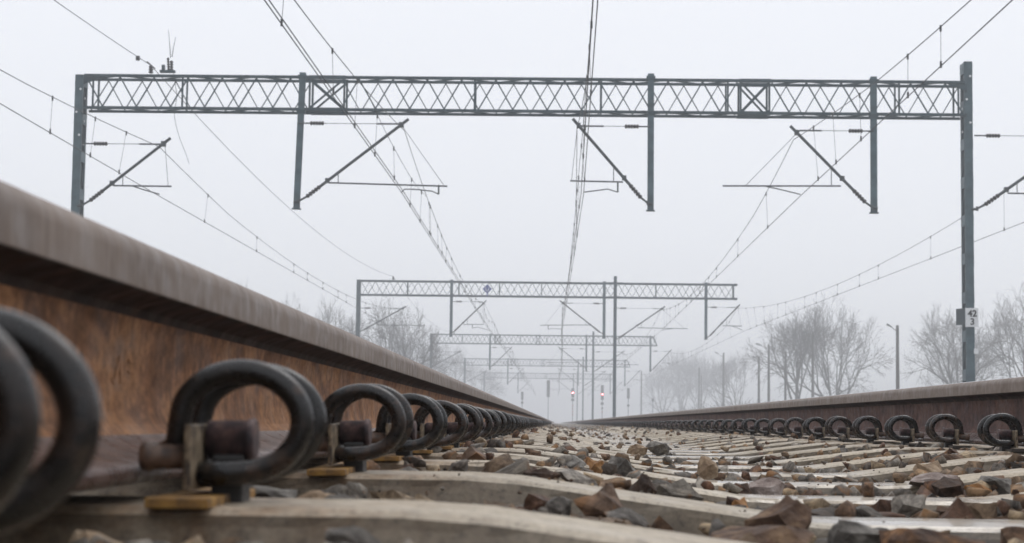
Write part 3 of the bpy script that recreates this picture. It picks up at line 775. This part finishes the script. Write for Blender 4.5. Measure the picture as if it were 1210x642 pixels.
cantilever(YA + .1, 1, (9.80, 5.10), (12.35, 6.92), 6.82, (10.46, 5.47, 13.3, 5.45), 12.9, [(12.9, 5.28), (12.7, 5.36), (12.26, 5.38)],
           'rightmost cantilever, on the outer side of the right mast and cut by the picture edge', stay_wire=(13.2, 5.46))

# ---- gantries farther off: one mast left, one slim mast between the tracks
def far_gantry(Y, dz, label, pieces, xr, slant, place):
    G = thing('gantry', label, 'gantry', (0, Y, 0), 'overhead line gantries')
    zb, zt = 7.15 + dz, 7.95 + dz
    b = MB(); b.box(-11.46, -11.24, -.2, .2, -.14, zt + .06); b.build('mast', M['steel'], G)
    T = obj('mast', None, G, (3.28, -.3, 0))
    b = MB(); b.box(-.09, .09, -.10, .10, -.14, zt + .40); b.build('mast_section', M['steel'], T)
    b = MB(); b.box(-.2, .2, -.2, .2, -.14, .12)
    for ex in (-.15, .15):
        for ey in (-.15, .15): b.tube([(ex, ey, .12), (ex, ey, .36)], .03, 6)
    b.box(-.17, .17, -.17, .17, .30, .34); b.build('base_plate', M['steel_light'], T)
    for zz in (zb, zt):
        b = MB(); b.box(-.42, .42, -.08, .12, zz - .05, zz + .05); b.build('clamp', M['steel'], T)
    truss(G, -11.24, xr, 0, zb, zt, pieces=pieces, posts=(-8.55, -5.62, -3.3, -.9, 5.6), splices=() if pieces else ((-5.6, -5.1), (-1.9, -1.5)), slant=slant, cs=.085)
    if not slant:
        b = MB(); b.box(xr - .05, xr + .02, -.26, .26, zb, zt); b.build('end_post', M['steel'], G)
        b = MB(); b.box(xr, xr + .2, -.3, .3, zb - .05, zb + .05); b.box(xr, xr + .2, -.3, .3, zt - .05, zt + .05); b.build('end_plate', M['steel'], G)
    for x in (-6.02, 2.66, 8.42): drop_post(G, x, 0, 4.82 + dz, zt + .1, 0, .16)
    y = Y - .4
    D = lambda a: tuple(q + dz if i % 2 else q for i, q in enumerate(a))
    DL = lambda l: [(x, z + dz) for x, z in l]
    cs = [(1, (-11.12, 5.05), (-8.72, 6.42), 6.37, (-10.2, 5.42, -7.5, 5.42), -9.0, [(-9.0, 5.42), (-9.2, 5.36), (-9.5, 5.32)], None),
          (1, (-5.92, 5.02), (-4.15, 6.76), 6.80, (-5.31, 5.50, -4.15, 5.52), -4.8, [(-4.8, 5.30), (-4.5, 5.36), (-3.9, 5.20)], (-4.2, 5.5)),
          (-1, (2.55, 5.06), (.26, 6.83), 6.78, (1.86, 5.56, -.95, 5.51), -.5, [(-.5, 5.28), (-.3, 5.34), (.3, 5.3)], (-.7, 5.5)),
          (1, (3.40, 4.76), (5.97, 6.56), 6.53, (4.56, 5.43, 7.39, 5.41), 6.6, [(6.6, 5.41), (6.3, 5.38), (5.95, 5.3)], (7.2, 5.42)),
          (1, (8.54, 4.92), (10.22, 6.70), 6.64, (9.35, 5.60, 10.45, 5.59), 9.9, [(9.9, 5.58), (10.2, 5.48), (10.5, 5.35)], (10.4, 5.58))]
    nm = ['on the left mast', 'second from the left', 'leaning left above the near track', 'on the slim middle mast', 'hanging at the right end']
    for c, w in zip(cs, nm):
        cantilever(y, c[0], (c[1][0], c[1][1] + dz), (c[2][0], c[2][1] + dz), c[3] + dz, D(c[4]), c[5], DL(c[6]),
                   'cantilever %s of the %s' % (w, place), stay_wire=(c[7][0], c[7][1] + dz) if c[7] else None, res=6)
    return G
G2 = far_gantry(102, 0, 'second gantry away, with the blue diamond sign on its lattice beam', True, 10.0, False, 'second gantry away')
far_gantry(162, -.10, 'third gantry away, paler in the fog with a slanted right beam end', False, 9.05, True, 'third gantry away')
far_gantry(222, -.16, 'fourth gantry away, faint grey in the fog', False, 9.1, True, 'fourth gantry away')
far_gantry(282, -.22, 'fifth gantry away, barely visible in the fog', False, 9.1, True, 'fifth gantry away')

# ------------------------------------------------------------------ overhead wires
YS = [-18, 42, 102, 162, 222, 282, 342]
def wire_thing(label, cx, cz, mx, mz, sag, two=False, stitch=False, drops=(-33.5, -24, -15.5, -8.5, -3, 6.6, 15, 23, 31, 39, 47, 54.5), y_end=342, y0=-18):
    """cx,cz: contact wire x,z at each support; mx,mz: messenger x,z at each support."""
    T = thing('overhead_line', label, 'overhead line', (0, 0, 0), 'overhead lines above the tracks')
    def contact(y):
        for i in range(len(YS) - 1):
            if y <= YS[i + 1] or i == len(YS) - 2:
                q = (y - YS[i]) / (YS[i + 1] - YS[i]); return cx[i] + (cx[i + 1] - cx[i]) * q, cz[i] + (cz[i + 1] - cz[i]) * q
    ST = 8.0
    def mess(y):
        for i in range(len(YS) - 1):
            if y <= YS[i + 1] or i == len(YS) - 2:
                q = (y - YS[i]) / (YS[i + 1] - YS[i]); base = mz[i] + (mz[i + 1] - mz[i]) * q
                x = mx[i] + (mx[i + 1] - mx[i]) * q
                xc = contact(y)[0]; w = 1 - abs(2 * q - 1)       # swings over the contact wire between supports
                x = x + (xc - x) * min(1, w * 3)
                z = base - 4 * sag * q * (1 - q)
                return x, z
    ys = np.arange(y0, y_end + .1, 2.5)
    offs = (-.03, .03) if two else (0,)
    for o_ in offs:
        b = MB(); b.tube([(contact(y)[0] + o_, y, contact(y)[1]) for y in ys], .0088, 5, False); b.build('contact_wire', M['wire'], T)
    ys2 = sorted(set(list(ys) + [y for y in YS if y0 <= y <= y_end]))
    b = MB(); b.tube([(mess(y)[0], y, mess(y)[1]) for y in ys2], .0085, 5, False); b.build('messenger_wire', M['wire'], T)
    def st(y, s):
        e = abs(y - s) / ST; xm, zm = mess(y); za = mess(s - ST)[1] if y < s else mess(s + ST)[1]
        return contact(y)[0] * .5 + xm * .5, za - .28 * (1 - e * e)
    if stitch:
        b = MB()
        for s in YS[1:5]:
            b.tube([(st(s + q, s)[0], s + q, st(s + q, s)[1]) for q in np.linspace(-ST, ST, 9)], .0065, 4, False)
        b.build('stitch_wire', M['wire'], T)
    far = MB()
    for s in YS[:-1]:
        for d in drops:
            y = s + 60 + d if d < 0 else s + d
            if y < y0 or y > y_end: continue
            c = contact(y); m_ = mess(y)
            if stitch:
                near = min(YS, key=lambda q: abs(q - y))
                if abs(near - y) < ST: m_ = st(y, near)
            b = far if y > 104 else MB()
            co = offs[int(y) % len(offs)]
            b.tube([(c[0] + co, y, c[1]), (m_[0], y, m_[1])], .004, 4, False)
            b.tube([(c[0] + co, y, c[1] - .03), (c[0] + co, y, c[1] + .07)], .018, 5); b.tube([(m_[0], y, m_[1] - .07), (m_[0], y, m_[1] + .025)], .018, 5)
            if y <= 104: b.build('dropper', M['wire'], T)
    if far.v: far.build('droppers', M['wire'], T)['kind'] = 'stuff'
    return T
Zc = [5.37, 5.37, 5.31, 5.22, 5.15, 5.1, 5.05]
dense = (-51, -45, -39, -33, -28, -23, -18, -13, -9.5, -6, -2.5, 2.5, 6, 9.5, 13, 18)
wire_thing('overhead line of the far left track, crossing the sky left of the nearest gantry',
           [-9.45, -9.70, -9.50, -9.6, -9.5, -9.6, -9.5], Zc, [-9.5, -9.5, -9.1, -9.2, -9.1, -9.2, -9.1], [6.5, 6.42, 6.36, 6.3, 6.2, 6.1, 6.0], .78)
wire_thing('double-wired overhead line of the track left of the near one',
           [-4.0, -3.67, -3.90, -3.7, -3.9, -3.7, -3.9], Zc, [-3.9, -3.66, -4.12, -4.1, -4.1, -4.1, -4.1], [6.85, 6.85, 6.70, 6.6, 6.5, 6.4, 6.3], 1.15, True, True, dense)
wire_thing('double-wired overhead line rising straight above the near track',
           [.20, .56, .28, .5, .3, .5, .3], Zc, [.45, .42, .28, .3, .28, .3, .28], [6.95, 6.95, 6.76, 6.66, 6.6, 6.5, 6.4], 1.15, True, True, dense)
wire_thing('overhead line of the track right of the near one, under the right drop post',
           [5.7, 5.66, 5.92, 5.7, 5.9, 5.7, 5.9], Zc, [5.55, 5.52, 5.9, 5.9, 5.9, 5.9, 5.9], [6.75, 6.72, 6.5, 6.4, 6.3, 6.2, 6.1], 1.0)
wire_thing('overhead line of the far right track, sloping in from the right edge',
           [13.0, 12.26, 10.55, 10.2, 10.2, 10.2, 10.2], Zc, [13, 12.3, 10.2, 10.15, 10.2, 10.2, 10.2], [6.85, 6.82, 6.62, 6.5, 6.4, 6.3, 6.2], .95)
# feeder wire along the tops of the gantries
F = thing('feeder_wire', 'single feeder wire running over the tops of the gantries on the left', 'wire', (0, 0, 0))
b = MB(); sup = [(-18, -9.7, 8.5), (41.8, -9.70, 8.33), (101.8, -9.37, 8.20), (161.8, -9.3, 8.1), (221.8, -9.3, 8.0)]
pts = []
for (ya, xa, za), (yb, xb, zb_) in zip(sup, sup[1:]):
    for i in range(24):
        q = i / 24; pts.append((xa + (xb - xa) * q, ya + (yb - ya) * q, za + (zb_ - za) * q - 4 * .85 * q * (1 - q)))
pts.append(sup[-1][1:2] + sup[-1][0:1] + sup[-1][2:3]); b.tube(pts, .0085, 5, False); b.build('wire_strand', M['wire'], F)
for ya, xa, za in sup[1:4]:
    b = MB(); insulator(b, (xa, ya, za - .19), (xa, ya, za), .06, 3, 8); b.tube([(xa, ya - .4, za + .01), (xa, ya + .4, za + .01)], .016, 5); b.build('insulator', M['insul'], F)
b = MB(); b.tube([(-9.83, 41.0, 8.29), (-9.83, 41.0, 8.39)], .05, 8); b.build('wire_clamp', M['insul'], F)
# horned arrester with the jumper to the wires below
A = thing('horn_gap_switch', 'small dark device with two upright horn rods on top of the nearest gantry', 'surge arrester', (-9.28, 41.74, 8.15))
A.scale = (.85, 1, .9)
b = MB(); b.box(-.22, .20, -.06, .06, 0, .06); b.box(-.17, -.09, -.05, .05, .06, .2); b.build('bracket', M['steel'], A)
b = MB(); insulator(b, (.02, 0, .06), (-.01, 0, .40), .04, 5, 8); insulator(b, (.10, 0, .05), (.09, 0, .32), .05, 4, 8); b.build('insulator', M['insul'], A)
for q in (((.06, 0, .40), (.02, 0, .8), (-.02, 0, 1.14)), ((.10, 0, .42), (.14, 0, .7), (.19, 0, .96))):
    b = MB(); b.tube(q, [.014, .009, .006], 5); b.build('horn_rod', M['tube'], A)
b = MB(); b.tube(catmull([(.10, 0, .2), (.16, .4, -.5), (.06, .6, -1.0), (.05, 1.2, -1.45), (.0, 2.2, -1.74), (-.12, 3.2, -1.90)], 4), .0075, 4, False); b.build('jumper', M['wire'], A)

# ------------------------------------------------------------------ signs
def text_obj(s, size, parent, loc, mat, rot=(math.pi / 2, 0, 0)):
    c = bpy.data.curves.new('numerals', 'FONT'); c.body = s; c.size = size; c.align_x = 'CENTER'; c.align_y = 'CENTER'; c.extrude = .002; c.offset = .006
    c.materials.append(mat); o = bpy.data.objects.new('tmp', c); COL.objects.link(o)
    me = bpy.data.meshes.new_from_object(o.evaluated_get(bpy.context.evaluated_depsgraph_get())); bpy.data.objects.remove(o)
    return obj('numerals', me, parent, loc, rot)
K = thing('kilometre_sign', 'white number plate reading 42 over 3 on the right mast', 'sign', (9.60, Y1 - .26, 2.56))
b = MB(); b.box(-.15, .15, -.008, .008, -.22, .22); b.build('plate', M['white'], K)
text_obj('42', .21, K, (0.01, -.013, .085), M['black']); text_obj('3', .21, K, (.01, -.013, -.105), M['black'])
b = MB(); b.add([(-.165, .0, -.17), (-.15, .0, -.17), (-.29, .24, -.17), (-.31, .24, -.17), (-.165, .0, .21), (-.15, .0, .21), (-.29, .24, .21), (-.31, .24, .21)],
                [(3, 2, 1, 0), (4, 5, 6, 7), (0, 1, 5, 4), (1, 2, 6, 5), (2, 3, 7, 6), (3, 0, 4, 7)]); b.build('side_plate', M['dark_plate'], K)
P_ = thing('number_plate', 'tiny white plate on the right mast below the number sign', 'sign', (9.70, Y1 - .235, 1.78))
b = MB(); b.box(-.05, .05, -.006, .006, -.06, .06); b.build('plate', M['white'], P_)
D_ = thing('diamond_sign', 'blue diamond sign with white U mark on the second gantry beam', 'sign', (-3.99, 102 - .36, 7.54))
s_ = .27; b = MB(); b.add([(-s_, -.01, 0), (0, -.01, -s_), (s_, -.01, 0), (0, -.01, s_), (-s_, .01, 0), (0, .01, -s_), (s_, .01, 0), (0, .01, s_)],
                          [(0, 1, 2, 3), (7, 6, 5, 4), (0, 4, 5, 1), (1, 5, 6, 2), (2, 6, 7, 3), (3, 7, 4, 0)]); b.build('plate', M['blue'], D_)
b = MB(); b.tube([(-.085, -.016, .09), (-.085, -.016, -.02), (-.05, -.016, -.085), (0, -.016, -.105), (.05, -.016, -.085), (.085, -.016, -.02), (.085, -.016, .09)], .02, 6); b.build('u_mark', M['white'], D_)
b = MB(); b.box(-.035, .035, .011, .03, -s_ - .14, .1); b.build('bracket', M['blue'], D_)

# ------------------------------------------------------------------ signals in the fog
def signal(x, y, zt, zb, lit, label, n=4, w=.34, post=True, extra=()):
    T = thing('railway_signal', label, 'signal', (x, y, 0), 'signals standing in the fog')
    if post:
        b = MB(); b.tube([(0, .1, -.14), (0, .1, zb + .1)], .05, 6); b.build('post', M['steel'], T)
    b = MB(); b.tube([(0, -.05, zb), (0, -.05, zt)], w / 2, 8); b.box(-w / 2, w / 2, -.05, .1, zb, zt); b.build('signal_head', M['black'], T)
    for i in range(n):
        zz = zt - (zt - zb) * (i + .5) / n; on = (lit and i == n // 2)
        b = MB(); b.tube([(0, -w / 2 - .13, zz), (0, -w / 2 - .05, zz)], .10 if on else .07, 8); b.build('lamp_lens', M['red_lamp'] if on else M['black'], T)
    for zz, ww in extra:
        b = MB(); b.box(-ww, ww, -.02, .02, zz - ww * .8, zz + ww * .8); b.build('marker_plate', M['red'] if ww < .12 else M['black'], T)
    return T
signal(-1.05, 235, 5.55, 3.35, False, 'tall dark unlit signal head above the left rail end, left of the red light', 5, .42)
signal(2.15, 235, 4.55, 3.35, True, 'signal showing red just above the vanishing point, left of the two', 3, .38, extra=((3.05, .2), (2.3, .08), (1.9, .08), (1.5, .08), (1.1, .08)))
signal(6.0, 235, 5.0, 3.1, True, 'signal showing red between the two slim masts, right of the two', 4, .38, extra=((2.6, .2), (2.0, .12), (1.5, .08)))
signal(9.4, 235, 4.65, 3.3, False, 'dark unlit signal head right of the red signals', 3, .36, extra=((2.4, .16),))
signal(-4.45, 235, 4.0, 2.95, False, 'small faint signal head left of the tall dark one', 3, .32, extra=((2.6, .16),))
signal(12.6, 235, 3.35, 2.95, False, 'lone little dwarf signal at the foot of the misty trees on the right', 2, .3)

# ------------------------------------------------------------------ poles along the right side
def pole(x, y, h, label, arm=None, r=.09, mat='wood', cross=False):
    T = thing('lamp_pole' if arm else 'utility_pole', label, 'pole', (x, y, 0), 'poles beside the yard')
    b = MB(); b.tube([(0, 0, -.62), (0, 0, h)], [r * 1.25, r * .8], 8); b.build('pole_shaft', M[mat], T)
    if arm:
        b = MB(); b.tube([(0, 0, h * .94), (arm * .6, 0, h * .97), (arm, 0, h)], .024, 6); b.build('arm', M[mat], T)
        b = MB(); b.tube([(arm * .8, 0, h * .985), (arm * 1.4, 0, h * 1.01)], [.04, .065], 6); b.build('lamp_head', M['tube'], T)
    if cross:
        b = MB(); b.box(-.5, .5, -.05, .05, h - .5, h - .4); b.build('crossbar', M[mat], T)
pole(20.4, 108, 6.1, 'darkest lamp pole with short left arm, between the two tree groups', -.45, .11)
pole(20.6, 145, 7.55, 'tall lamp pole standing in front of the big forked trees', -.55, .11)
pole(18.4, 145, 6.0, 'shorter bare pole left of the tall pole among the big forked trees', None, .09)
pole(18.6, 158, 7.1, 'plain pole just left of the big forked trees, with faint left arm', -.8, .11)
pole(17.4, 155, 5.9, 'short pole with small lamp arm, leftmost of the pair beside the forked trees', -.35, .10)
pole(19.0, 205, 8.2, 'pale pole in the fog left of the forked trees, with thin left arm', -.7, .12)
pole(19.0, 240, 7.6, 'faint pole in front of the misty tree mass', None, .12)
pole(20.9, 260, 7.1, 'very faint pole right beside another in front of the misty tree mass', None, .12)
pole(11.8, 250, 7.4, 'very faint thin pole at the left end of the misty tree mass', None, .10)

# ------------------------------------------------------------------ bare winter trees
def tree_meshes(seed, h, spread, depth=7, low=.16, fork=5):
    rr = random.Random(seed); tb, cb = MB(), MB()
    def grow(p, d, L, r, lev, b):
        n = 3 if lev < 3 else 2
        pts, rad = [p.copy()], [r]; q = p.copy(); dd = d.copy()
        for i in range(n):
            j = Vector((rr.gauss(0, 1), rr.gauss(0, 1), rr.gauss(0, .6))) * (.085 + .012 * lev)
            dd = (dd + j + Vector((0, 0, .035 if lev < 4 else .0))).normalized()
            q = q + dd * (L / n); pts.append(q.copy()); rad.append(r * (1 - .32 * (i + 1) / n))
        b.tube(pts, rad, 6 if lev < 2 else (4 if lev < 4 else 3), False)
        if lev >= depth: return
        kids = 2 if lev in (1, 2) and rr.random() < .4 else 3
        if lev >= depth - 2: kids = 3
        az = rr.uniform(0, 6.28)
        for k in range(kids):
            az += 6.28 / kids + rr.uniform(-.5, .5)
            sp_ = rr.uniform(.36, .80) if k else rr.uniform(.08, .34)
            a = dd.orthogonal().normalized(); a.rotate(Matrix.Rotation(az, 3, dd))
            nd = (dd * math.cos(sp_) + a * math.sin(sp_)).normalized()
            st = pts[-1] if k < 2 else pts[-2]
            grow(st, nd, L * rr.uniform(.66, .84), max(r * rr.uniform(.52, .66), .011), lev + 1, cb)
    base = Vector((0, 0, 0)); Ht = h * low
    tb.tube([(0, 0, -.4), (0, 0, Ht * .3), (rr.uniform(-.1, .1), 0, Ht)], [h * .026, h * .021, h * .019], 8, False)
    for k in range(fork):
        an = 6.28 * k / fork + rr.uniform(-.4, .4); t_ = rr.uniform(.30, .75) * spread if k else .12
        grow(Vector((0, 0, Ht * rr.uniform(.8, 1))), Vector((math.cos(an) * math.sin(t_), math.sin(an) * math.sin(t_), math.cos(t_))), h * .235, h * .0135, 1, cb)
    mt = mesh_of(tb, 'trunk', M['bark']); mc = mesh_of(cb, 'crown', M['bark'])
    co = np.array([v.co[:] for v in mc.vertices]); return mt, mc, co[:, 2].max(), max(np.ptp(co[:, 0]), 1) / 2
TV = [tree_meshes(s, 10, sp_, 7, lo, fk) for s, sp_, lo, fk in ((3, 1.0, .14, 5), (8, 1.15, .10, 5), (15, .8, .2, 4), (23, 1.05, .12, 6))]
def tree(v, x, y, h, half, rz, label, group='bare winter trees'):
    mt, mc, H, Rr = TV[v]; T = thing('bare_tree', label, 'tree', (x, y, -.6), group, rz)
    T.scale = (half / Rr, half / Rr, (h + .6) / H); obj('trunk', mt, T); obj('crown', mc, T)
tree(0, 20.9, 157, 10.9, 4.2, .3, 'left one of the two big bare trees standing together on the right')
tree(3, 24.6, 160, 12.0, 5.2, 1.9, 'right and taller one of the two big bare trees standing together')
tree(2, 30.6, 138, 9.9, 4.2, 2.5, 'bare tree left of the mast with the number plate')
tree(3, 35.2, 136, 11.2, 4.8, 4.0, 'bare tree at the right picture edge, behind the mast with the number plate')
tree(0, 38.0, 170, 9.0, 4.0, 5.1, 'paler bare tree filling the gap behind the mast with the number plate')
tree(1, -11.7, 135, 9.9, 3.9, 1.0, 'bare round-crowned tree behind the left mast of the second gantry')
tree(2, -15.6, 128, 9.0, 2.6, 4.4, 'narrow bare tree just left of the second gantry')
tree(3, -14.8, 100, 7.2, 2.0, 2.2, 'low bare tree peeping over the left rail, leftmost of the crowns')
tree(2, -13.6, 74, 5.9, 1.1, .7, 'tips of a small bare shrub showing above the middle of the left rail', 'bare shrubs')
for i, (v, x, y, h, hw, l) in enumerate([
    (1, 41.0, 245, 6.2, 4.4, 'low pale tree between the big pair and the darkest lamp pole'),
    (2, 24.4, 245, 10.6, 3.8, 'pale tree in the fog left of the big pair of trees'),
    (3, 20.3, 345, 12.6, 4.6, 'leftmost tree of the misty mass right of the gantries'),
    (0, 24.0, 345, 14.8, 5.2, 'second tree of the misty mass right of the gantries'),
    (1, 28.0, 352, 15.8, 5.6, 'tallest tree of the misty mass right of the gantries'),
    (2, 32.0, 350, 14.6, 5.2, 'rightmost tree of the misty mass right of the gantries'),
    (3, -18.6, 310, 14.8, 5.4, 'misty tree under the second cantilever of the second gantry'),
    (0, -22.5, 280, 15.0, 5.6, 'misty tree left of the third gantry, behind the round-crowned tree'),
    (2, -15.4, 360, 13.0, 5.2, 'faintest misty tree close to the left of the far signals')]):
    tree(v, x, y, h, hw, i * 1.3, l)
b = MB(); rr = random.Random(77)          # undergrowth at the feet of the trees
for i in range(2600):
    side = rr.random() < .72
    x = rr.uniform(16, 48) if side else rr.uniform(-26, -13); y = rr.uniform(150, 300)
    h = rr.uniform(.6, 2.6)
    for k in range(3): b.tube([(x, y, -.6), (x + rr.gauss(0, .25) * h, y + rr.gauss(0, .2), h * .5 - .3), (x + rr.gauss(0, .6) * h, y, h)], [.03, .02, .012], 3, False)
ug = b.build('undergrowth', M['bark']); ug['kind'] = 'stuff'; tag(ug, 'misty brown undergrowth at the feet of the bare trees', 'undergrowth')

# ------------------------------------------------------------------ fog
HZ = 0.0034
b = MB(); b.box(-900, 900, -100, 1450, -1.9, 18)
hz = b.build('haze', None); hz['kind'] = 'stuff'; hz['label'] = 'pale winter fog filling the air along the railway'
ma = bpy.data.materials.new('fog'); ma.use_nodes = True; t = ma.node_tree; t.nodes.clear()
o_ = t.nodes.new("ShaderNodeOutputMaterial"); pv = t.nodes.new("ShaderNodeVolumePrincipled")
pv.inputs['Color'].default_value = (.955, .972, 1, 1); pv.inputs['Density'].default_value = HZ; pv.inputs['Anisotropy'].default_value = .3
t.links.new(pv.outputs[0], o_.inputs['Volume']); hz.data.materials.clear(); hz.data.materials.append(ma)
